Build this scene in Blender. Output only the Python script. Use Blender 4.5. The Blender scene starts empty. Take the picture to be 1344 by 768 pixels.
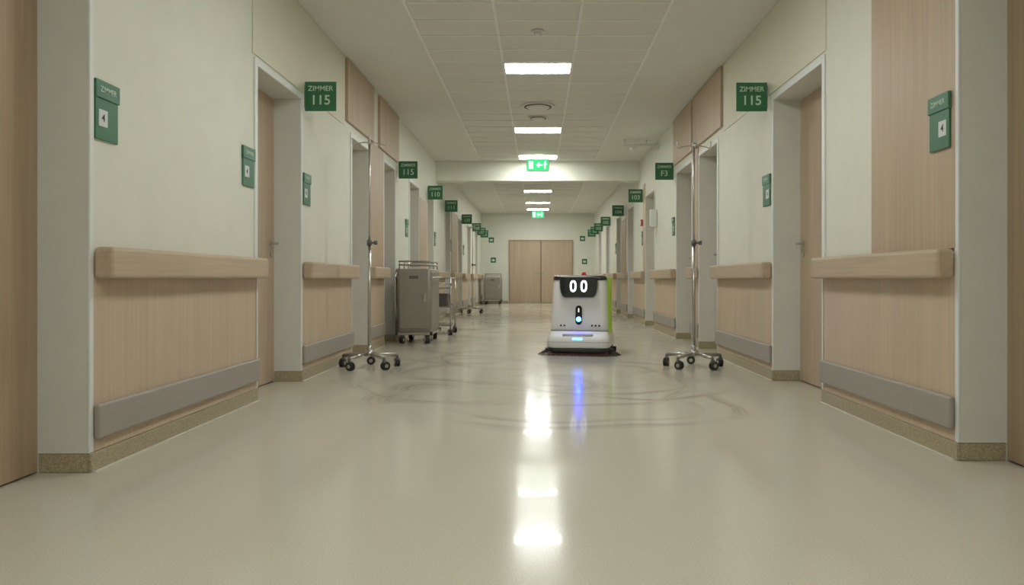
import bpy, bmesh, math, random
from mathutils import Vector, Matrix
random.seed(4)
scene = bpy.context.scene
COL = scene.collection

# ------------------------------------------------------------------ materials
def new_mat(name):
    m = bpy.data.materials.new(name); m.use_nodes = True
    nt = m.node_tree; b = nt.nodes['Principled BSDF']
    return m, nt, b

def plain(name, col, rough=0.5, metal=0.0, noise=0.0, nscale=60, emit=None, estr=0, coat=0, bump=0.0):
    m, nt, b = new_mat(name)
    b.inputs['Roughness'].default_value = rough
    b.inputs['Metallic'].default_value = metal
    if coat: b.inputs['Coat Weight'].default_value = coat
    tc = nt.nodes.new('ShaderNodeTexCoord')
    n = nt.nodes.new('ShaderNodeTexNoise'); n.inputs['Scale'].default_value = nscale; n.inputs['Detail'].default_value = 4
    nt.links.new(tc.outputs['Object'], n.inputs['Vector'])
    r = nt.nodes.new('ShaderNodeValToRGB')
    a = noise
    r.color_ramp.elements[0].position = 0.3; r.color_ramp.elements[1].position = 0.7
    r.color_ramp.elements[0].color = (col[0]*(1-a), col[1]*(1-a), col[2]*(1-a), 1)
    r.color_ramp.elements[1].color = (min(1, col[0]*(1+a)), min(1, col[1]*(1+a)), min(1, col[2]*(1+a)), 1)
    nt.links.new(n.outputs['Fac'], r.inputs['Fac'])
    nt.links.new(r.outputs['Color'], b.inputs['Base Color'])
    if bump:
        bp = nt.nodes.new('ShaderNodeBump'); bp.inputs['Strength'].default_value = bump; bp.inputs['Distance'].default_value = 0.002
        nt.links.new(n.outputs['Fac'], bp.inputs['Height']); nt.links.new(bp.outputs['Normal'], b.inputs['Normal'])
    if emit:
        b.inputs['Emission Color'].default_value = (*emit, 1); b.inputs['Emission Strength'].default_value = estr
    return m

def wood(name, c1, c2, horiz=False, rough=0.45):
    m, nt, b = new_mat(name)
    b.inputs['Roughness'].default_value = rough
    tc = nt.nodes.new('ShaderNodeTexCoord'); mp = nt.nodes.new('ShaderNodeMapping')
    mp.inputs['Scale'].default_value = (40, 2.0, 60) if horiz else (45, 45, 1.2)
    nt.links.new(tc.outputs['Object'], mp.inputs['Vector'])
    n = nt.nodes.new('ShaderNodeTexNoise'); n.inputs['Scale'].default_value = 1.0; n.inputs['Detail'].default_value = 6; n.inputs['Distortion'].default_value = 0.3
    nt.links.new(mp.outputs['Vector'], n.inputs['Vector'])
    mp2 = nt.nodes.new('ShaderNodeMapping'); mp2.inputs['Scale'].default_value = (6, 1.0, 6) if horiz else (7, 7, 0.5)
    nt.links.new(tc.outputs['Object'], mp2.inputs['Vector'])
    n2 = nt.nodes.new('ShaderNodeTexNoise'); n2.inputs['Scale'].default_value = 1.0; n2.inputs['Detail'].default_value = 3
    nt.links.new(mp2.outputs['Vector'], n2.inputs['Vector'])
    mx = nt.nodes.new('ShaderNodeMath'); mx.operation = 'MULTIPLY_ADD'; mx.inputs[1].default_value = 0.6
    s = nt.nodes.new('ShaderNodeMath'); s.operation = 'MULTIPLY'; s.inputs[1].default_value = 0.4
    nt.links.new(n2.outputs['Fac'], s.inputs[0])
    nt.links.new(n.outputs['Fac'], mx.inputs[0]); nt.links.new(s.outputs[0], mx.inputs[2])
    r = nt.nodes.new('ShaderNodeValToRGB')
    r.color_ramp.elements[0].position = 0.33; r.color_ramp.elements[1].position = 0.67
    r.color_ramp.elements[0].color = (*c1, 1); r.color_ramp.elements[1].color = (*c2, 1)
    nt.links.new(mx.outputs[0], r.inputs['Fac']); nt.links.new(r.outputs['Color'], b.inputs['Base Color'])
    return m

def speckle(name, col, amt=0.25, scale=180, rough=0.4):
    m, nt, b = new_mat(name); b.inputs['Roughness'].default_value = rough
    tc = nt.nodes.new('ShaderNodeTexCoord')
    n = nt.nodes.new('ShaderNodeTexNoise'); n.inputs['Scale'].default_value = scale; n.inputs['Detail'].default_value = 2
    nt.links.new(tc.outputs['Object'], n.inputs['Vector'])
    r = nt.nodes.new('ShaderNodeValToRGB'); r.color_ramp.elements[0].position = 0.4; r.color_ramp.elements[1].position = 0.6
    r.color_ramp.elements[0].color = tuple(c*(1-amt) for c in col)+(1,); r.color_ramp.elements[1].color = tuple(c*(1+amt) for c in col)+(1,)
    nt.links.new(n.outputs['Fac'], r.inputs['Fac']); nt.links.new(r.outputs['Color'], b.inputs['Base Color'])
    return m

def floor_material():
    m, nt, b = new_mat('polished_linoleum')
    L = nt.links.new; N = nt.nodes.new
    tc = N('ShaderNodeTexCoord')
    sp = N('ShaderNodeTexNoise'); sp.inputs['Scale'].default_value = 170; sp.inputs['Detail'].default_value = 3
    L(tc.outputs['Object'], sp.inputs['Vector'])
    r = N('ShaderNodeValToRGB'); r.color_ramp.elements[0].position = 0.36; r.color_ramp.elements[1].position = 0.62
    r.color_ramp.elements[0].color = (0.57, 0.54, 0.435, 1); r.color_ramp.elements[1].color = (0.66, 0.635, 0.53, 1)
    L(sp.outputs['Fac'], r.inputs['Fac'])
    # swirl marks left by the cleaning machine: partial brushed arcs
    wn = N('ShaderNodeTexNoise'); wn.inputs['Scale'].default_value = 0.8; wn.inputs['Detail'].default_value = 1
    L(tc.outputs['Object'], wn.inputs['Vector'])
    sub = N('ShaderNodeVectorMath'); sub.operation = 'SUBTRACT'; sub.inputs[1].default_value = (0.5, 0.5, 0.5)
    L(wn.outputs['Color'], sub.inputs[0])
    sc = N('ShaderNodeVectorMath'); sc.operation = 'SCALE'; sc.inputs['Scale'].default_value = 0.9
    L(sub.outputs[0], sc.inputs[0])
    ad = N('ShaderNodeVectorMath'); ad.operation = 'ADD'; L(tc.outputs['Object'], ad.inputs[0]); L(sc.outputs[0], ad.inputs[1])
    fl = N('ShaderNodeVectorMath'); fl.operation = 'MULTIPLY'; fl.inputs[1].default_value = (1, 1, 0); L(ad.outputs[0], fl.inputs[0])
    # cx, cy, radius, half width, heading (deg) of the kept part
    arcs = [(-0.30, 7.0, .85, .16, 200), (0.30, 6.6, .95, .10, 330), (-0.1, 8.1, .9, .16, 190), (0.7, 6.1, .7, .12, 260),
            (-0.80, 5.6, .40, .30, 150), (-0.5, 6.2, 1.0, .09, 240), (0.1, 5.9, .95, .09, 300), (-0.3, 9.6, 1.2, .18, 200),
            (0.7, 7.1, .6, .14, 20), (0.1, 7.4, 1.4, .09, 215), (-.2, 12.0, 1.2, .2, 180), (-.5, 7.7, .5, .13, 60),
            (.3, 6.9, .45, .16, 180), (0.25, 5.2, .8, .05, 290), (0.3, 5.3, 1.05, .08, 320), (-.1, 6.2, .55, .12, 30), (-.9, 8.4, .7, .14, 280), (.1, 10.8, 1.0, .16, 330)]
    prev = None
    def math_(op, a, b_=None, c=None):
        n = N('ShaderNodeMath'); n.operation = op
        for i, v in enumerate((a, b_, c)):
            if v is None: continue
            if isinstance(v, (int, float)): n.inputs[i].default_value = v
            else: L(v, n.inputs[i])
        return n.outputs[0]
    for i, (cx, cy, rad, w, head) in enumerate(arcs):
        dv = N('ShaderNodeVectorMath'); dv.operation = 'SUBTRACT'; dv.inputs[1].default_value = (cx, cy, 0); L(fl.outputs[0], dv.inputs[0])
        ln = N('ShaderNodeVectorMath'); ln.operation = 'LENGTH'; L(dv.outputs[0], ln.inputs[0])
        dist = ln.outputs['Value']
        a = math_('ABSOLUTE', math_('SUBTRACT', dist, rad))
        mr = N('ShaderNodeMapRange'); mr.interpolation_type = 'SMOOTHSTEP'
        mr.inputs['From Min'].default_value = 0; mr.inputs['From Max'].default_value = w
        mr.inputs['To Min'].default_value = 1; mr.inputs['To Max'].default_value = 0
        L(a, mr.inputs['Value'])
        ang = math.radians(head)
        dp = N('ShaderNodeVectorMath'); dp.operation = 'DOT_PRODUCT'; dp.inputs[1].default_value = (math.cos(ang), math.sin(ang), 0); L(dv.outputs[0], dp.inputs[0])
        cosv = math_('DIVIDE', dp.outputs['Value'], dist)
        am = N('ShaderNodeMapRange'); am.inputs['From Min'].default_value = -.2; am.inputs['From Max'].default_value = .55; L(cosv, am.inputs['Value'])
        s1 = math_('SINE', math_('MULTIPLY', dist, 88+7*i)); s2 = math_('SINE', math_('MULTIPLY', dist, 39+3*i))
        st = math_('MULTIPLY_ADD', math_('ADD', s1, s2), .17, .66)
        q = math_('MULTIPLY', math_('MULTIPLY', mr.outputs[0], am.outputs[0]), st)
        prev = q if prev is None else math_('MAXIMUM', prev, q)
    br = N('ShaderNodeTexNoise'); br.inputs['Scale'].default_value = 1.6; br.inputs['Detail'].default_value = 4
    L(tc.outputs['Object'], br.inputs['Vector'])
    bk = N('ShaderNodeMapRange'); bk.inputs['From Min'].default_value = .36; bk.inputs['From Max'].default_value = .56; bk.inputs['To Min'].default_value = .2
    L(br.outputs['Fac'], bk.inputs['Value'])
    mask = math_('MULTIPLY', prev, bk.outputs[0])
    mk2 = math_('MULTIPLY', mask, .62)
    mix = N('ShaderNodeMix'); mix.data_type = 'RGBA'
    L(mk2, mix.inputs['Factor']); L(r.outputs['Color'], mix.inputs['A']); mix.inputs['B'].default_value = (.20, .185, .15, 1)
    L(mix.outputs['Result'], b.inputs['Base Color'])
    rr = N('ShaderNodeMapRange'); rr.inputs['From Min'].default_value = .35; rr.inputs['From Max'].default_value = .7
    rr.inputs['To Min'].default_value = .13; rr.inputs['To Max'].default_value = .18
    L(br.outputs['Fac'], rr.inputs['Value'])
    L(math_('MULTIPLY_ADD', mask, .05, rr.outputs[0]), b.inputs['Roughness'])
    b.inputs['Specular IOR Level'].default_value = 0.26
    b.inputs['Coat Weight'].default_value = .16
    b.inputs['Coat Roughness'].default_value = .03
    b.inputs['Coat IOR'].default_value = 1.38
    bn = N('ShaderNodeTexNoise'); bn.inputs['Scale'].default_value = 3.0; bn.inputs['Detail'].default_value = 3
    L(tc.outputs['Object'], bn.inputs['Vector'])
    bp = N('ShaderNodeBump'); bp.inputs['Strength'].default_value = .05; bp.inputs['Distance'].default_value = .004
    L(bn.outputs['Fac'], bp.inputs['Height']); L(bp.outputs['Normal'], b.inputs['Normal'])
    return m

M = {}
M['wall'] = plain('wall_paint_cream', (0.775, 0.785, 0.69), .6, noise=.02, nscale=5)
M['wall_warm'] = plain('wall_paint_warm_cream', (0.76, 0.745, 0.61), .6, noise=.02, nscale=5)
M['frame'] = plain('frame_white_grey', (0.71, 0.72, 0.67), .45, noise=.02, nscale=8)
M['trimwhite'] = plain('trim_white', (0.80, 0.83, 0.82), .4, noise=.01)
M['ceil'] = plain('ceiling_plaster', (0.75, 0.75, 0.69), .8, noise=.02, nscale=4)
M['tile'] = plain('ceiling_tile', (0.73, 0.73, 0.67), .85, noise=.05, nscale=250)
M['tbar'] = plain('ceiling_tbar', (0.85, 0.86, 0.82), .5)
M['wood'] = wood('oak_laminate', (0.46, 0.35, 0.25), (0.58, 0.455, 0.33))
M['woodpanel'] = wood('oak_panel_light', (0.55, 0.43, 0.305), (0.65, 0.52, 0.38))
M['woodrail'] = wood('oak_handrail', (0.48, 0.375, 0.27), (0.58, 0.465, 0.34), horiz=True)
M['wooddark'] = wood('oak_door_dark', (0.37, 0.27, 0.18), (0.47, 0.355, 0.245))
M['bump'] = plain('grey_bumper_vinyl', (0.38, 0.35, 0.31), .45, noise=.04, nscale=30)
M['base'] = speckle('speckled_cove_base', (0.42, 0.36, 0.24), .2, 160)
M['weld'] = plain('weld_seam', (0.70, 0.67, 0.58), .4)
M['floor'] = floor_material()
M['green'] = plain('sign_green', (0.035, 0.17, 0.075), .4, noise=.03)
M['green2'] = plain('plaque_green', (0.055, 0.19, 0.11), .4, noise=.03)
M['greenlight'] = plain('sign_lettering', (0.55, 0.72, 0.58), .5)
M['paper'] = plain('paper_white', (0.70, 0.74, 0.72), .6)
M['panel'] = plain('light_diffuser', (0.9, 0.9, 0.9), .5, emit=(0.99, 1.0, 0.96), estr=36)
M['exit'] = plain('exit_green_lit', (0.02, 0.4, 0.15), .4, emit=(0.04, 0.75, 0.25), estr=1.0)
M['exitw'] = plain('exit_white_lit', (0.8, 0.9, 0.8), .4, emit=(0.8, 1.0, 0.85), estr=1.3)
M['chrome'] = plain('brushed_steel', (0.52, 0.51, 0.48), .28, metal=1.0, noise=.04)
M['cart'] = plain('cart_grey_metal', (0.31, 0.295, 0.26), .4, metal=.3, noise=.04, nscale=12)
M['cartdark'] = plain('cart_dark_edge', (0.12, 0.11, 0.10), .45)
M['rubber'] = plain('black_rubber', (0.03, 0.03, 0.03), .6)
M['wheelgrey'] = plain('caster_grey', (0.13, 0.13, 0.125), .5)
M['rwhite'] = plain('robot_white_shell', (0.82, 0.84, 0.84), .3, coat=.3)
M['rgrey'] = plain('robot_light_grey', (0.48, 0.49, 0.49), .4)
M['rblack'] = plain('robot_black_gloss', (0.008, 0.009, 0.011), .12, coat=.5)
M['lime'] = plain('robot_lime_trim', (0.42, 0.68, 0.05), .4)
M['eye'] = plain('robot_eye_led', (1, 1, 1), .4, emit=(0.9, 0.97, 1), estr=2.5)
M['blue'] = plain('robot_blue_led', (.02, .1, 1), .4, emit=(0.003, 0.02, 1.0), estr=190)
M['bluesoft'] = plain('robot_blue_strip', (.3, .5, 1), .4, emit=(0.12, 0.38, 1.0), estr=3.0)
M['bristle'] = plain('brush_bristle_red', (0.13, 0.055, 0.04), .7, noise=.3, nscale=80)
M['bristledark'] = plain('brush_bristle_dark', (0.055, 0.045, 0.04), .7, noise=.3, nscale=80)
M['red'] = plain('signal_red', (0.55, 0.02, 0.015), .4)
M['plastic'] = plain('white_plastic', (0.75, 0.76, 0.72), .45)
M['vent'] = plain('vent_dark', (0.12, 0.115, 0.10), .5)

# ------------------------------------------------------------------ geometry helpers
def link(o, parent=None):
    COL.objects.link(o)
    if parent is not None: o.parent = parent
    return o

def mesh_obj(name, bm, mat, parent=None, smooth=False, bevel=0, seg=2):
    me = bpy.data.meshes.new(name)
    bmesh.ops.recalc_face_normals(bm, faces=bm.faces)
    bm.to_mesh(me); bm.free()
    if mat: me.materials.append(mat)
    if smooth:
        for p in me.polygons: p.use_smooth = True
    o = bpy.data.objects.new(name, me)
    link(o, parent)
    if bevel:
        md = o.modifiers.new('bevel', 'BEVEL'); md.width = bevel; md.segments = seg; md.limit_method = 'ANGLE'
    return o

def add_box(bm, x0, x1, y0, y1, z0, z1):
    x0, x1 = min(x0, x1), max(x0, x1)
    v = [bm.verts.new(p) for p in [(x0, y0, z0), (x1, y0, z0), (x1, y1, z0), (x0, y1, z0), (x0, y0, z1), (x1, y0, z1), (x1, y1, z1), (x0, y1, z1)]]
    for f in [(0, 3, 2, 1), (4, 5, 6, 7), (0, 1, 5, 4), (1, 2, 6, 5), (2, 3, 7, 6), (3, 0, 4, 7)]:
        bm.faces.new([v[i] for i in f])

def boxes(name, lst, mat, parent=None, bevel=0, seg=2):
    bm = bmesh.new()
    for b in lst: add_box(bm, *b)
    return mesh_obj(name, bm, mat, parent, bevel=bevel, seg=seg)

def add_tube(bm, p0, p1, r0, r1=None, n=16):
    r1 = r0 if r1 is None else r1
    p0 = Vector(p0); p1 = Vector(p1); d = p1-p0
    M_ = Matrix.Translation((p0+p1)/2) @ d.to_track_quat('Z', 'Y').to_matrix().to_4x4()
    bmesh.ops.create_cone(bm, cap_ends=True, segments=n, radius1=r0, radius2=r1, depth=d.length, matrix=M_)

def tubes(name, lst, mat, parent=None, n=16):
    bm = bmesh.new()
    for t in lst: add_tube(bm, *t[:3], *(t[3:4]), n=n)
    o = mesh_obj(name, bm, mat, parent)
    for p in o.data.polygons: p.use_smooth = len(p.vertices) == 4
    return o

def path(name, pts, r, mat, parent=None, cyclic=False):
    cu = bpy.data.curves.new(name, 'CURVE'); cu.dimensions = '3D'; cu.bevel_depth = r; cu.bevel_resolution = 3; cu.use_fill_caps = True
    s = cu.splines.new('POLY'); s.points.add(len(pts)-1)
    for i, p in enumerate(pts): s.points[i].co = (*p, 1)
    s.use_cyclic_u = cyclic
    cu.materials.append(mat)
    return link(bpy.data.objects.new(name, cu), parent)

def empty(name, loc=(0, 0, 0), rot=0):
    e = bpy.data.objects.new(name, None); e.empty_display_size = .1
    e.location = loc; e.rotation_euler = (0, 0, rot)
    return link(e)

def rrect(hw, hd, r, n=6):
    pts = []
    for cx, cy, a0 in [(hw-r, hd-r, 0), (-hw+r, hd-r, 90), (-hw+r, -hd+r, 180), (hw-r, -hd+r, 270)]:
        for i in range(n+1):
            a = math.radians(a0+90*i/n); pts.append((cx+r*math.cos(a), cy+r*math.sin(a)))
    return pts

def loft(name, levels, mat, parent=None, n=6, smooth=True):
    bm = bmesh.new(); rings = []
    for (z, hw, hd, r, yo) in levels:
        rings.append([bm.verts.new((x, y+yo, z)) for x, y in rrect(hw, hd, r, n)])
    for a, b in zip(rings[:-1], rings[1:]):
        k = len(a)
        for i in range(k): bm.faces.new([a[i], a[(i+1) % k], b[(i+1) % k], b[i]])
    bm.faces.new(rings[0][::-1]); bm.faces.new(rings[-1])
    o = mesh_obj(name, bm, mat, parent)
    if smooth:
        for p in o.data.polygons: p.use_smooth = len(p.vertices) == 4
    return o

def text(name, body, size, loc, rot, mat, parent=None, ext=0.001):
    cu = bpy.data.curves.new(name, 'FONT'); cu.body = body; cu.size = size; cu.align_x = 'CENTER'; cu.align_y = 'CENTER'; cu.extrude = ext
    cu.offset = size*.012
    cu.materials.append(mat)
    o = bpy.data.objects.new(name, cu); o.location = loc; o.rotation_euler = rot
    return link(o, parent)

# ------------------------------------------------------------------ room dimensions
W = 1.97; H = 3.12; Y0 = -4.0; Y1 = 26.5; T = 0.32; REC = 0.215; DH = 2.36
doorsL = [(2.15, 3.35), (5.31, 6.33), (8.02, 8.83), (9.70, 10.48), (11.65, 12.6), (13.5, 14.35), (16.1, 17.1), (18.7, 19.7), (21.2, 22.2), (23.8, 24.8)]
doorsR = [(2.35, 3.57), (5.24, 6.37), (8.32, 9.29), (9.70, 10.8), (12.8, 13.9), (15.6, 16.6), (18.0, 19.0), (20.9, 21.9), (23.6, 24.6)]

boxes('floor', [(-W-T, W+T, Y0-.2, Y1+.2, -.1, 0)], M['floor'])
boxes('ceiling', [(-W-T, W+T, Y0-.2, Y1+.2, H, H+.1)], M['ceil'])
boxes('wall_back', [(-W-T, W+T, Y0-.2, Y0, 0, H)], M['wall'])
boxes('wall_end', [(-W-T, W+T, Y1, Y1+.2, 0, H)], M['wall'])

def segs(doors):
    out = []; y = Y0
    for a, b in doors:
        out.append((y, a)); y = b
    out.append((y, Y1)); return out

doorn = [0]
for side, s, doors in (('left', -1, doorsL), ('right', 1, doorsR)):
    X = lambda v: s*v
    bl = []
    for a, b in segs(doors): bl.append((X(W), X(W+T), a, b, 0, H))
    for a, b in doors:
        bl.append((X(W), X(W+T), a, b, DH, H))
        bl.append((X(W+REC+.05), X(W+T), a, b, 0, DH))
    boxes('wall_'+side, bl, M['wall'])
    bb = []; wl = []
    for a, b in segs(doors):
        bb.append((X(W), X(W-.016), a-(0.016 if a > Y0 else 0), b+.016, 0, .085))
        wl.append((X(W-.016), X(W-.03), a, b, 0, .004))
    for a, b in doors:
        bb.append((X(W), X(W+REC), b-.016, b, 0, .085)); bb.append((X(W), X(W+REC), a, a+.016, 0, .085))
    boxes('baseboard_'+side, bb, M['base'], bevel=.004)
    boxes('trim_floor_seam_'+side, wl, M['weld'])
    for i, (a, b) in enumerate(segs(doors)):
        if b-a < .3: continue
        e = .004
        r = boxes('handrail', [(X(W-.012), X(W-.10), a+e, b-e, .852, .992)], M['woodrail'], bevel=.018, seg=3)
        boxes('wall_bumper', [(X(W-.012), X(W-.04), a+e, b-e, .142, .295)], M['bump'], bevel=.012, seg=3)
        boxes('wood_wall_panel', [(X(W), X(W-.012), a+e, b-e, .087, .95)], M['woodpanel'], bevel=.002)
    for a, b in doors:
        doorn[0] += 1
        e = empty('door_%d' % doorn[0], (X(W), (a+b)/2, 0)); hw = (b-a)/2
        dark = a < 3
        boxes('leaf', [(X(REC), X(REC+.045), -hw+.022, hw-.022, .008, DH-.022)], M['wooddark'] if dark else M['wood'], e, bevel=.002)
        boxes('frame', [(X(0), X(REC), -hw, -hw+.02, .086, DH), (X(0), X(REC), hw-.02, hw, .086, DH), (X(0), X(REC), -hw, hw, DH-.02, DH),
                        (X(REC), X(REC+.05), -hw, -hw+.022, .0, DH), (X(REC), X(REC+.05), hw-.022, hw, .0, DH), (X(REC), X(REC+.05), -hw, hw, DH-.022, DH)], M['frame'], e)
        boxes('architrave', [(X(0), X(-.012), -hw-.03, -hw+.02, .086, DH+.03), (X(0), X(-.012), hw-.02, hw+.012, .086, DH+.03), (X(0), X(-.012), -hw+.02, hw-.02, DH-.02, DH+.03)], M['trimwhite'], e, bevel=.003)
        zc = 1.14; q = -1 if dark else 1; yh = q*(hw-.10)
        tubes('handle', [((X(REC-.008), yh, zc), (X(REC), yh, zc), .026), ((X(REC-.06), yh, zc), (X(REC), yh, zc), .010),
                         ((X(REC-.055), yh+q*.004, zc), (X(REC-.055), yh-q*.13, zc), .010),
                         ((X(REC-.008), yh, zc-.09), (X(REC), yh, zc-.09), .022)], M['chrome'], e)
    tr = [(7.79, 9.04), (9.38, 10.65)] if s < 0 else [(8.1, 9.56), (9.66, 10.94)]
    for a, b in tr:
        boxes('wood_transom_panel', [(X(W), X(W-.03), a, b, 2.47, H-.01)], M['wood'], bevel=.003)
    a, b = (5.25, 7.75) if s < 0 else (5.20, 8.06)
    boxes('painted_fascia_panel', [(X(W), X(W-.008), a, b, DH+.05, H-.004)], M['wall_warm'], bevel=.002)

boxes('wood_cladding_panel', [(W, W-.014, 3.575, 4.47, .994, H-.004)], M['wood'], bevel=.002)
boxes('wood_cladding_panel', [(-W, -W+.014, 8.87, 9.66, .994, 2.46)], M['wood'], bevel=.002)
boxes('wood_cladding_panel', [(W, W-.014, 9.33, 9.66, .994, 2.46)], M['wood'], bevel=.002)
boxes('wood_cladding_panel', [(-W, -W+.014, 12.64, 13.45, .994, 2.2)], M['wood'], bevel=.002)
boxes('wood_cladding_panel', [(W, W-.014, 13.95, 14.2, .994, 2.6)], M['wood'], bevel=.002)
boxes('wood_cladding_panel', [(W, W-.014, 17.0, 17.8, .994, 2.2)], M['wood'], bevel=.002)
boxes('wood_cladding_panel', [(-W, -W+.014, 17.35, 18.5, .994, 2.4)], M['wood'], bevel=.002)

boxes('trim_ceiling_beam', [(-W+.001, W-.001, 14.7, 15.1, 2.74, H-.001)], M['wall'], bevel=.004)

# ceiling tiles
P = .425; OY = 7.94; CW = 1.095
def rows(y0, y1):
    out = []; k = math.ceil((y0-OY)/P)
    while OY+k*P <= y1: out.append(OY+k*P); k += 1
    return out
tiles = []; bars = []
for y0, y1 in ((Y0, 14.7), (15.1, Y1)):
    rr = rows(y0+.05, y1-.02)
    ys, ye = rr[0], rr[-1]
    tiles.append((-CW, CW, ys, ye, H-.006, H-.0005))
    for y in rr: bars.append((-CW, CW, y-.011, y+.011, H-.012, H-.006))
    for x in (-CW, -.365, .365, CW): bars.append((x-.012, x+.012, ys, ye, H-.0125, H-.006))
boxes('ceiling_tile_field', tiles, M['tile'])
boxes('ceiling_grid_bars', bars, M['tbar'])
for k in (-24, -16, -8, 0, 8, 14, 27, 34, 39):
    y = OY+k*P
    e = empty('ceiling_light_panel', (0, y+P/2, H))
    boxes('diffuser', [(-.345, .345, -P/2+.018, P/2-.018, -.018, -.013)], M['panel'], e)
    boxes('housing', [(-.362, -.345, -P/2+.002, P/2-.002, -.022, -.013), (.345, .362, -P/2+.002, P/2-.002, -.022, -.013),
                      (-.345, .345, -P/2+.002, -P/2+.018, -.022, -.013), (-.345, .345, P/2-.018, P/2-.002, -.022, -.013)], M['trimwhite'], e)

e = empty('smoke_detector', (0.0, 6.95, H-.006))
tubes('base', [((0, 0, -.02), (0, 0, 0), .06)], M['plastic'], e, 24)
tubes('head', [((0, 0, -.05), (0, 0, -.02), .035)], M['plastic'], e, 24)
for (yy, r) in ((9.95, .22), (10.65, .14)):
    e = empty('ceiling_vent', (0, yy, H-.013))
    bm = bmesh.new(); add_tube(bm, (0, 0, -.012), (0, 0, 0), r, n=36); mesh_obj('flange', bm, M['plastic'], e)
    bm = bmesh.new(); add_tube(bm, (0, 0, -.02), (0, 0, -.012), r*.82, n=36); mesh_obj('gap', bm, M['vent'], e)
    bm = bmesh.new(); add_tube(bm, (0, 0, -.035), (0, 0, -.02), r*.6, r*.7, n=36); mesh_obj('cone', bm, M['plastic'], e)

def exit_sign(y, ztop, w, h):
    e = empty('exit_sign', (0.0, y, ztop))
    boxes('case', [(-w/2-.012, w/2+.012, .0, .05, -h-.012, .012)], M['plastic'], e, bevel=.004)
    boxes('face', [(-w/2, w/2, -.004, 0, -h, 0)], M['exit'], e)
    bm = bmesh.new()
    add_box(bm, -w*.42, -w*.22, -.007, -.004, -h*.85, -h*.15)
    add_box(bm, w*.02, w*.22, -.007, -.004, -h*.58, -h*.42)
    add_box(bm, w*.30, w*.36, -.007, -.004, -h*.85, -h*.35)
    add_box(bm, w*.26, w*.42, -.007, -.004, -h*.48, -h*.40)
    add_box(bm, w*.30, w*.37, -.007, -.004, -h*.30, -h*.15)
    v = [bm.verts.new(p) for p in [(-w*.1, -.006, -h*.5), (w*.06, -.006, -h*.22), (w*.06, -.006, -h*.78)]]
    bm.faces.new(v)
    mesh_obj('pictogram', bm, M['exitw'], e)
    tubes('hangers', [((-w*.3, .025, .012), (-w*.3, .025, H-.013-ztop), .006), ((w*.3, .025, .012), (w*.3, .025, H-.013-ztop), .006)], M['plastic'], e)
exit_sign(13.85, 3.02, .39, .20)
exit_sign(22.0, 2.80, .34, .19)

def flag(s, y, top, w, h, t1, t2):
    off = .032
    e = empty('room_number_sign', (s*(W-off), y, top))
    cx = -s*(w/2-.012)
    boxes('plate', [(cx-w/2, cx+w/2, 0, .012, -h, 0)], M['green'], e, bevel=.002)
    boxes('bracket', [(s*(off-.010), -s*.002, .012, .02, -h*.9, -h*.1)], M['chrome'], e)
    R = (math.pi/2, 0, 0)
    text('label', t1, h*.24, (cx, -.0015, -h*.24), R, M['greenlight'], e)
    text('number', t2, h*.46, (cx, -.0015, -h*.64), R, M['greenlight'], e)
for y, t in ((6.375, '115'), (10.68, '115'), (13.5, '110'), (16.0, '111'), (19.5, '109'), (22.6, '108'), (24.6, '107'), (25.9, '106')):
    flag(-1, y, 2.50, .262, .245, 'ZIMMER', t)
for y, t in ((6.48, '115'), (10.96, 'F3'), (14.2, '103'), (17.3, '104'), (20.5, '105'), (22.9, '102'), (24.4, '101'), (25.8, '100')):
    flag(1, y, 2.52, .262, .245, 'ZIMMER', t)

def plaque(s, y0, y1, off=.002):
    e = empty('door_plaque', (s*(W-off), (y0+y1)/2, 1.475)); hw = (y1-y0)/2
    boxes('body', [(0, -s*.010, -hw*.94, hw*.94, 0, .19)], M['green2'], e, bevel=.002)
    boxes('header', [(0, -s*.016, -hw, hw, .185, .265)], M['green2'], e, bevel=.002)
    boxes('card', [(-s*.010, -s*.012, -hw*.72, 0, .06, .135)], M['paper'], e)
    R = (math.pi/2, 0, math.pi/2 if s < 0 else -math.pi/2)
    text('label', 'ZIMMER', .036, (-s*.0165, 0, .225), R, M['greenlight'], e, .0005)
    text('card_text', '4', .05, (-s*.0125, -hw*.36, .097), R, M['rubber'], e, .0005)
for a, b in ((3.37, 3.56), (5.06, 5.27), (6.37, 6.57), (11.3, 11.5), (14.45, 14.62), (17.15, 17.3), (20.0, 20.2)): plaque(-1, a, b)
for a, b, o in ((3.60, 3.79, .016), (6.43, 6.64, .002), (10.95, 11.12, .002), (14.25, 14.42, .002), (19.1, 19.3, .002)): plaque(1, a, b, o)

e = empty('double_door', (0.105, Y1, 0))
boxes('leaf_a', [(-1.07, -.012, -.03, -.001, .01, 2.16)], M['wood'], e, bevel=.003)
boxes('leaf_b', [(.012, 1.07, -.03, -.001, .01, 2.16)], M['wood'], e, bevel=.003)
boxes('centre_gap', [(-.012, .012, -.012, -.001, .01, 2.16)], M['rubber'], e)
boxes('frame', [(-1.11, -1.07, -.05, -.001, 0, 2.20), (1.07, 1.11, -.05, -.001, 0, 2.20), (-1.07, 1.07, -.05, -.001, 2.16, 2.20)], M['wooddark'], e, bevel=.003)
tubes('handles', [((-.06, -.07, 1.05), (-.2, -.07, 1.05), .013), ((.06, -.07, 1.05), (.2, -.07, 1.05), .013), ((-.07, -.07, 1.05), (-.07, -.03, 1.05), .012), ((.07, -.07, 1.05), (.07, -.03, 1.05), .012)], M['chrome'], e)
boxes('baseboard_end', [(-W+.02, -1.03, Y1-.016, Y1, 0, .085), (1.24, W-.02, Y1-.016, Y1, 0, .085)], M['base'])
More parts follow.
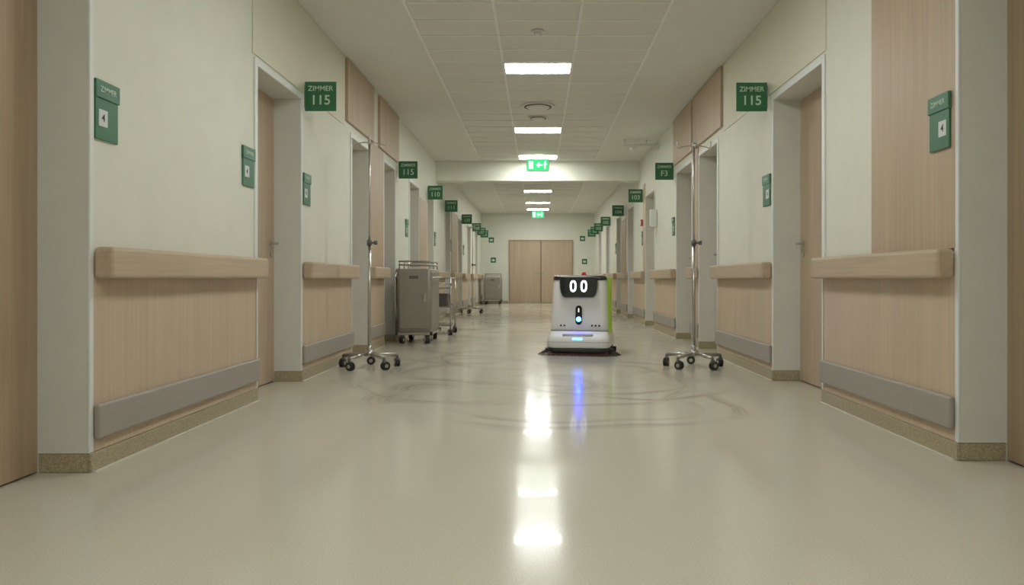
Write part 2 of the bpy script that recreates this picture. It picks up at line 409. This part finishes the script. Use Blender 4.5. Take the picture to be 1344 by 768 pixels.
for x, z in ((-1.62, 2.2), (1.55, 2.25), (1.62, 1.45), (-1.55, 1.5)):
    ee = empty('wall_notice', (x, Y1, z))
    boxes('board', [(-.09, .09, -.012, -.001, -.09, .09)], M['green'], ee, bevel=.002)
    boxes('card', [(-.05, .05, -.015, -.012, -.04, .03)], M['paper'], ee)

e = empty('hand_sanitizer_dispenser', (W-.001, 12.95-.32, 1.70))
boxes('body', [(0, -.11, -.06, .06, .0, .30)], M['plastic'], e, bevel=.02, seg=3)
boxes('lever', [(-.04, -.13, -.03, .03, -.04, .0)], M['rgrey'], e, bevel=.006)
e = empty('fire_alarm_button', (W-.001, 14.3, 1.9))
boxes('box', [(0, -.04, -.06, .06, -.06, .06)], M['red'], e, bevel=.006)
boxes('glass', [(-.04, -.043, -.035, .035, -.035, .035)], M['paper'], e)
e = empty('surveillance_camera', (W-.001, 12.4, 2.98))
tubes('arm', [((-.0, 0, .05), (-.55, 0, .05), .018), ((-.55, 0, .02), (-.55, 0, .13), .016), ((-.2, 0, .05), (-.2, 0, .13), .014)], M['plastic'], e)
tubes('body', [((-.42, -.14, .0), (-.42, .08, .0), .04), ((-.42, 0, 0), (-.42, 0, .05), .012)], M['plastic'], e)
boxes('wall_plate', [(0, -.02, -.06, .06, -.01, .11)], M['plastic'], e, bevel=.003)

# ------------------------------------------------------------------ casters
def caster(parent, x, y, r=.04, top=.11, ang=0.0, w=.016, name='caster'):
    c, sn = math.cos(ang), math.sin(ang)
    def P(a, b, z): return (x+a*c-b*sn, y+a*sn+b*c, z)
    t = []
    for o in (-.014, .014):
        t.append((P(o-w/2, .015, r), P(o+w/2, .015, r), r))
    tubes(name+'_wheel', t, M['rubber'], parent, 20)
    tubes(name+'_hub', [(P(-.026, .015, r), P(.026, .015, r), r*.45)], M['chrome'], parent, 14)
    tubes(name+'_fork', [(P(0, .012, r), P(0, 0, top-.02), .011), (P(0, 0, r*1.6), P(0, 0, top), .013), (P(0, 0.005, r*1.7), P(0, .0, r*2.05), r*.62)], M['wheelgrey'], parent, 14)

def iv_pole(x, y, h, rot=0):
    e = empty('iv_pole', (x, y, 0), rot)
    legs = []
    for i in range(5):
        a = math.radians(90+72*i); R_ = .27
        p = (R_*math.cos(a), R_*math.sin(a))
        legs.append(((0, 0, .135), (p[0], p[1], .112), .017))
        caster(e, p[0], p[1], .04, .115, a, name='caster_%d' % (i+1))
    tubes('legs', legs, M['chrome'], e)
    tubes('hub', [((0, 0, .11), (0, 0, .165), .04), ((0, 0, .165), (0, 0, .21), .024)], M['chrome'], e, 20)
    tubes('lower_tube', [((0, 0, .13), (0, 0, 1.20), .0155)], M['chrome'], e)
    tubes('upper_tube', [((0, 0, 1.15), (0, 0, h), .0105)], M['chrome'], e)
    tubes('clamp', [((0, 0, 1.17), (0, 0, 1.22), .024), ((0, 0, 1.195), (.055, -.0, 1.195), .009), ((.045, 0, 1.195), (.075, 0, 1.195), .02)], M['wheelgrey'], e)
    for k in range(4):
        a = math.radians(90*k+6); c, s_ = math.cos(a), math.sin(a)
        pts = [(0, 0, h-.02)]
        for (rr_, zz) in ((.05, -.02), (.11, -.03), (.145, -.045), (.16, -.03), (.165, 0.0), (.16, .02)):
            pts.append((rr_*c, rr_*s_, h+zz))
        path('hook_%d' % (k+1), pts, .006, M['chrome'], e)
    tubes('finial', [((0, 0, h-.04), (0, 0, h+.015), .015)], M['chrome'], e)
iv_pole(-1.61, 7.28, 2.17, .1)
iv_pole(1.50, 7.33, 2.15, -.15)
iv_pole(-1.62, 18.9, 2.15, .3)

# ------------------------------------------------------------------ carts
def cabinet_cart(x0, x1, y0, y1, h, name='laundry_cart', mat='cart'):
    cx, cy = (x0+x1)/2, (y0+y1)/2; hw, hd = (x1-x0)/2, (y1-y0)/2
    e = empty(name, (cx, cy, 0))
    zb, zt = .15, h-.10
    loft('body', [(zb, hw-.01, hd-.01, .03, 0), (zb+.01, hw, hd, .035, 0), (zt-.01, hw, hd, .035, 0), (zt, hw-.01, hd-.01, .03, 0)], M[mat], e)
    boxes('front_door', [(-hw+.035, hw-.035, -hd-.010, -hd+.004, zb+.05, zt-.04)], M[mat], e, bevel=.006)
    boxes('side_panel', [(hw-.004, hw+.008, -hd+.06, hd-.06, zb+.05, zt-.04)], M[mat], e, bevel=.005)
    boxes('base_frame', [(-hw-.015, hw+.015, -hd-.015, hd+.015, zb-.035, zb)], M['chrome'], e, bevel=.01)
    boxes('corner_bumpers', [(-hw-.02, -hw+.01, -hd-.025, -hd+.01, zb-.04, zb+.01), (hw-.01, hw+.025, -hd-.025, -hd+.01, zb-.04, zb+.01),
                             (hw-.01, hw+.025, hd-.01, hd+.025, zb-.04, zb+.01)], M['rubber'], e, bevel=.008)
    boxes('label', [(-.06, .06, -hd-.012, -hd-.010, zt-.13, zt-.09)], M['cartdark'], e)
    boxes('latch', [(hw-.09, hw-.06, -hd-.022, -hd-.010, .55, .66)], M['chrome'], e, bevel=.004)
    for k, zz in enumerate((h-.045, h)):
        ring = [(x, y, zz) for x, y in rrect(hw-.015, hd-.02, .06)]
        path('top_rail_%d' % (k+1), ring, .010, M['chrome'], e, cyclic=True)
    tubes('rail_posts', [((sx*(hw-.02), sy*(hd-.07), zt-.01), (sx*(hw-.02), sy*(hd-.07), h), .008) for sx in (-1, 1) for sy in (-1, 0, 1)], M['chrome'], e)
    path('push_handle', [(hw+.0, -hd+.12, .86), (hw+.05, -hd+.12, .87), (hw+.05, hd-.12, .87), (hw, hd-.12, .86)], .011, M['chrome'], e)
    path('push_bar', [(-hw, -hd+.03, .35), (-hw-.02, -hd-.03, .40), (-hw-.02, -hd-.03, .88), (-hw, -hd+.03, .95)], .010, M['chrome'], e)
    for i, (sx, sy) in enumerate(((-1, -1), (1, -1), (-1, 1), (1, 1))):
        caster(e, sx*(hw-.05), sy*(hd-.06), .048, .12, .25*sx, w=.02, name='caster_%d' % (i+1))
cabinet_cart(-1.84, -1.40, 9.95, 10.80, 1.08)
cabinet_cart(-1.78, -1.22, 25.2, 25.9, 1.02)

e = empty('utility_trolley', (-1.50, 11.75, 0))
w_, d_ = .19, .32
tubes('posts', [((sx*w_, sy*d_, .10), (sx*w_, sy*d_, .86), .011) for sx in (-1, 1) for sy in (-1, 1)], M['chrome'], e)
boxes('shelves', [(-w_, w_, -d_, d_, z, z+.02) for z in (.14, .42, .70)], M['cart'], e, bevel=.004)
path('top_rail', [(x, y, .86) for x, y in rrect(w_, d_, .04)], .010, M['chrome'], e, cyclic=True)
path('handle', [(w_, -d_, .76), (w_+.03, -d_-.07, .78), (-w_-.03, -d_-.07, .78), (-w_, -d_, .76)], .010, M['chrome'], e)
boxes('linen_box', [(-.14, .14, -.25, .2, .44, .62)], M['cartdark'], e, bevel=.02)
for i, (sx, sy) in enumerate(((-1, -1), (1, -1), (-1, 1), (1, 1))):
    caster(e, sx*w_, sy*d_, .045, .12, .5*sx, name='caster_%d' % (i+1))

# ------------------------------------------------------------------ robot
rb = empty('cleaning_robot', (0.50, 8.72, 0), -0.19)
loft('body', [(.26, .318, .27, .07, .03), (.285, .325, .275, .075, .03), (.34, .322, .272, .075, .03), (.60, .310, .262, .075, .035), (.80, .302, .255, .075, .04), (.835, .298, .252, .075, .04)], M['rwhite'], rb, n=8)
loft('top_lid', [(.835, .300, .256, .075, .04), (.845, .304, .260, .078, .04), (.872, .302, .258, .075, .04), (.884, .285, .24, .07, .04)], M['rblack'], rb, n=8)
loft('top_tray', [(.884, .27, .225, .06, .04), (.890, .262, .218, .055, .04)], M['rgrey'], rb, n=8)
loft('base', [(.085, .335, .33, .09, -.02), (.10, .352, .345, .10, -.02), (.17, .352, .345, .10, -.02), (.205, .345, .338, .10, -.02), (.235, .33, .315, .09, .0), (.27, .322, .29, .08, .02)], M['rwhite'], rb, n=8)
loft('base_seam', [(.150, .3545, .3475, .10, -.02), (.156, .3545, .3475, .10, -.02)], M['rgrey'], rb, n=8)
loft('waist_seam', [(.262, .3235, .293, .08, .02), (.272, .3235, .293, .08, .02)], M['cartdark'], rb, n=8)
loft('skirt', [(.03, .33, .32, .08, -.02), (.085, .34, .335, .09, -.02)], M['rubber'], rb, n=8)
def prism(name, outline, yf, yb, mat, parent, bevel=.006):
    bm = bmesh.new()
    f = [bm.verts.new((x, yf(z) if callable(yf) else yf, z)) for x, z in outline]
    b_ = [bm.verts.new((x, yb, z)) for x, z in outline]
    n = len(outline)
    bm.faces.new(f); bm.faces.new(b_[::-1])
    for i in range(n): bm.faces.new([f[i], b_[i], b_[(i+1) % n], f[(i+1) % n]])
    return mesh_obj(name, bm, mat, parent, bevel=bevel, seg=3)
def round_poly(pts, r, n=5):
    out = []
    k = len(pts)
    for i in range(k):
        p = Vector(pts[i]); a = Vector(pts[i-1]); b_ = Vector(pts[(i+1) % k])
        p0 = p+(a-p).normalized()*r; p1 = p+(b_-p).normalized()*r
        for j in range(n+1):
            t = j/n; q = p0*(1-t)**2+p*2*t*(1-t)+p1*t*t; out.append((q.x, q.y))
    return out
FY = lambda z: -.243-(.85-z)*.05
prism('face_screen', round_poly([(-.215, .872), (.215, .872), (.205, .72), (.175, .645), (-.175, .645), (-.205, .72)], .035), lambda z: FY(z)-.012, -.18, M['rblack'], rb, .008)
prism('screen_bezel', round_poly([(-.225, .83), (.225, .83), (.214, .71), (.18, .635), (-.18, .635), (-.214, .71)], .035), lambda z: FY(z)+.002, -.18, M['rgrey'], rb, .004)
for i, ex in enumerate((-.060, .060)):
    bm = bmesh.new()
    n = 32; ro = []; ri = []
    zc = .768
    for j in range(n):
        a = 2*math.pi*j/n
        cx_, cz_ = math.cos(a), math.sin(a)
        sx = abs(cx_)**.8*(1 if cx_ >= 0 else -1); sz = abs(cz_)**.8*(1 if cz_ >= 0 else -1)
        ro.append((ex+sx*.036, zc+sz*.064)); ri.append((ex+sx*.017, zc+sz*.044))
    A = [bm.verts.new((x, FY(z)-.0165, z)) for x, z in ro]; B = [bm.verts.new((x, FY(z)-.0165, z)) for x, z in ri]
    C = [bm.verts.new((x, FY(z)-.0125, z)) for x, z in ro]; D = [bm.verts.new((x, FY(z)-.0125, z)) for x, z in ri]
    for j in range(n):
        k = (j+1) % n
        bm.faces.new([A[j], A[k], B[k], B[j]]); bm.faces.new([A[j], C[j], C[k], A[k]]); bm.faces.new([B[j], B[k], D[k], D[j]])
    mesh_obj('eye_%d' % (i+1), bm, M['eye'], rb)
cap = []
for j in range(17): a = math.pi*j/16; cap.append((.037*math.cos(a), .515+.037*math.sin(a)))
for j in range(17): a = math.pi+math.pi*j/16; cap.append((.037*math.cos(a), .375+.037*math.sin(a)))
BY = lambda z: -.232-(.60-z)*.025
prism('sensor_slot', cap, lambda z: BY(z)-.010, -.2, M['rblack'], rb, .004)
bm = bmesh.new(); add_tube(bm, (0, BY(.4)-.018, .40), (0, BY(.4)-.008, .40), .024, n=24); mesh_obj('led', bm, M['blue'], rb)
bm = bmesh.new(); add_tube(bm, (0, BY(.4)-.016, .40), (0, BY(.4)-.008, .40), .029, n=24); mesh_obj('led_ring', bm, M['bluesoft'], rb)
bm = bmesh.new(); add_tube(bm, (0, BY(.4)-.020, .40), (0, BY(.4)-.012, .40), .007, n=24); mesh_obj('led_core', bm, M['eye'], rb)
boxes('slot_icon', [(-.004, .004, BY(.5)-.014, BY(.5)-.008, .48, .52)], M['eye'], rb)
boxes('status_strip', [(-.055, .055, -.372, -.355, .178, .20)], M['bluesoft'], rb, bevel=.004)
boxes('base_step', [(-.17, .17, -.345, -.2, .205, .243)], M['rgrey'], rb, bevel=.012)
bm = bmesh.new()
for zx in (.15, .19, .23): add_tube(bm, (zx, -.256, .33), (zx, -.236, .33), .011, n=14)
mesh_obj('ultrasonic_sensors', bm, M['rblack'], rb)
bm = bmesh.new()
for zx in (-.2, -.16):
    v = [bm.verts.new(p) for p in [(zx-.014, -.2475, .32), (zx+.014, -.2475, .32), (zx, -.2475, .345)]]; bm.faces.new(v)
    v2 = [bm.verts.new(p) for p in [(zx-.014, -.235, .32), (zx+.014, -.235, .32), (zx, -.235, .345)]]; bm.faces.new(v2[::-1])
    for j in range(3): bm.faces.new([v[j], v2[j], v2[(j+1) % 3], v[(j+1) % 3]])
mesh_obj('warning_marks', bm, M['rblack'], rb)
for sx, nm, outw in ((1, 'a', .026), (-1, 'b', .002)):
    bm = bmesh.new(); rows_ = []
    for j in range(15):
        z = .25+(.862-.25)*j/14
        xo = .322-(z-.25)*.028+.002; yc = -.07+.12*((z-.25)/.61)**2
        wdt = .085
        rows_.append([bm.verts.new((sx*(xo+o), yc+yy, z)) for o, yy in ((-.02, -wdt-.012), (outw, -wdt+.012), (outw, wdt-.012), (-.02, wdt+.012))])
    for A, B in zip(rows_[:-1], rows_[1:]):
        for q in range(4): bm.faces.new([A[q], A[(q+1) % 4], B[(q+1) % 4], B[q]])
    bm.faces.new(rows_[0]); bm.faces.new(rows_[-1][::-1])
    mesh_obj('lime_trim_'+nm, bm, M['lime'], rb)
tubes('emergency_button', [((.02, .05, .89), (.02, .05, .905), .03), ((.02, .05, .905), (.02, .05, .925), .022)], M['red'], rb, 24)
for i, bx in enumerate((-.285, .285)):
    by = -.20
    tubes('brush_disc_%d' % (i+1), [((bx, by, .045), (bx, by, .075), .10), ((bx, by, .07), (bx, by, .095), .04)], M['rubber'], rb, 28)
    bm = bmesh.new()
    for k in range(110):
        a = 2*math.pi*k/110+random.uniform(-.03, .03); r1 = random.uniform(.15, .185); r0 = random.uniform(.06, .095)
        c, s_ = math.cos(a), math.sin(a)
        add_tube(bm, (bx+r0*c, by+r0*s_, .06), (bx+r1*c, by+r1*s_, .004), .0035, .002, n=5)
    mesh_obj('bristles_%d' % (i+1), bm, M['bristledark'], rb)
bm = bmesh.new()
for k in range(130):
    x = -.33+.66*k/129
    add_tube(bm, (x, -.31, .045), (x+random.uniform(-.01, .01), -.38+random.uniform(-.01, .01), .004), .0035, .002, n=5)
mesh_obj('front_bristles', bm, M['bristle'], rb)
tubes('drive_wheels', [((-.30, .12, .07), (-.25, .12, .07), .07), ((.25, .12, .07), (.30, .12, .07), .07)], M['rubber'], rb, 28)
boxes('squeegee', [(-.37, .37, .29, .315, .003, .06)], M['rubber'], rb, bevel=.006)

# ------------------------------------------------------------------ world / camera
w = bpy.data.worlds.new('world'); scene.world = w; w.use_nodes = True
w.node_tree.nodes['Background'].inputs[0].default_value = (.5, .5, .45, 1); w.node_tree.nodes['Background'].inputs[1].default_value = .2

cam = bpy.data.cameras.new('camera'); co = bpy.data.objects.new('camera', cam); COL.objects.link(co)
cam.sensor_width = 36; cam.lens = 36*1000/1344
co.location = (0, 0, .85); co.rotation_euler = (math.pi/2, 0, 0)
cam.shift_x = -34/1344; cam.shift_y = -18/1344
cam.clip_start = .05; cam.clip_end = 100
scene.camera = co
scene.view_settings.view_transform = 'Standard'
scene.view_settings.look = 'None'
scene.view_settings.exposure = 0.05
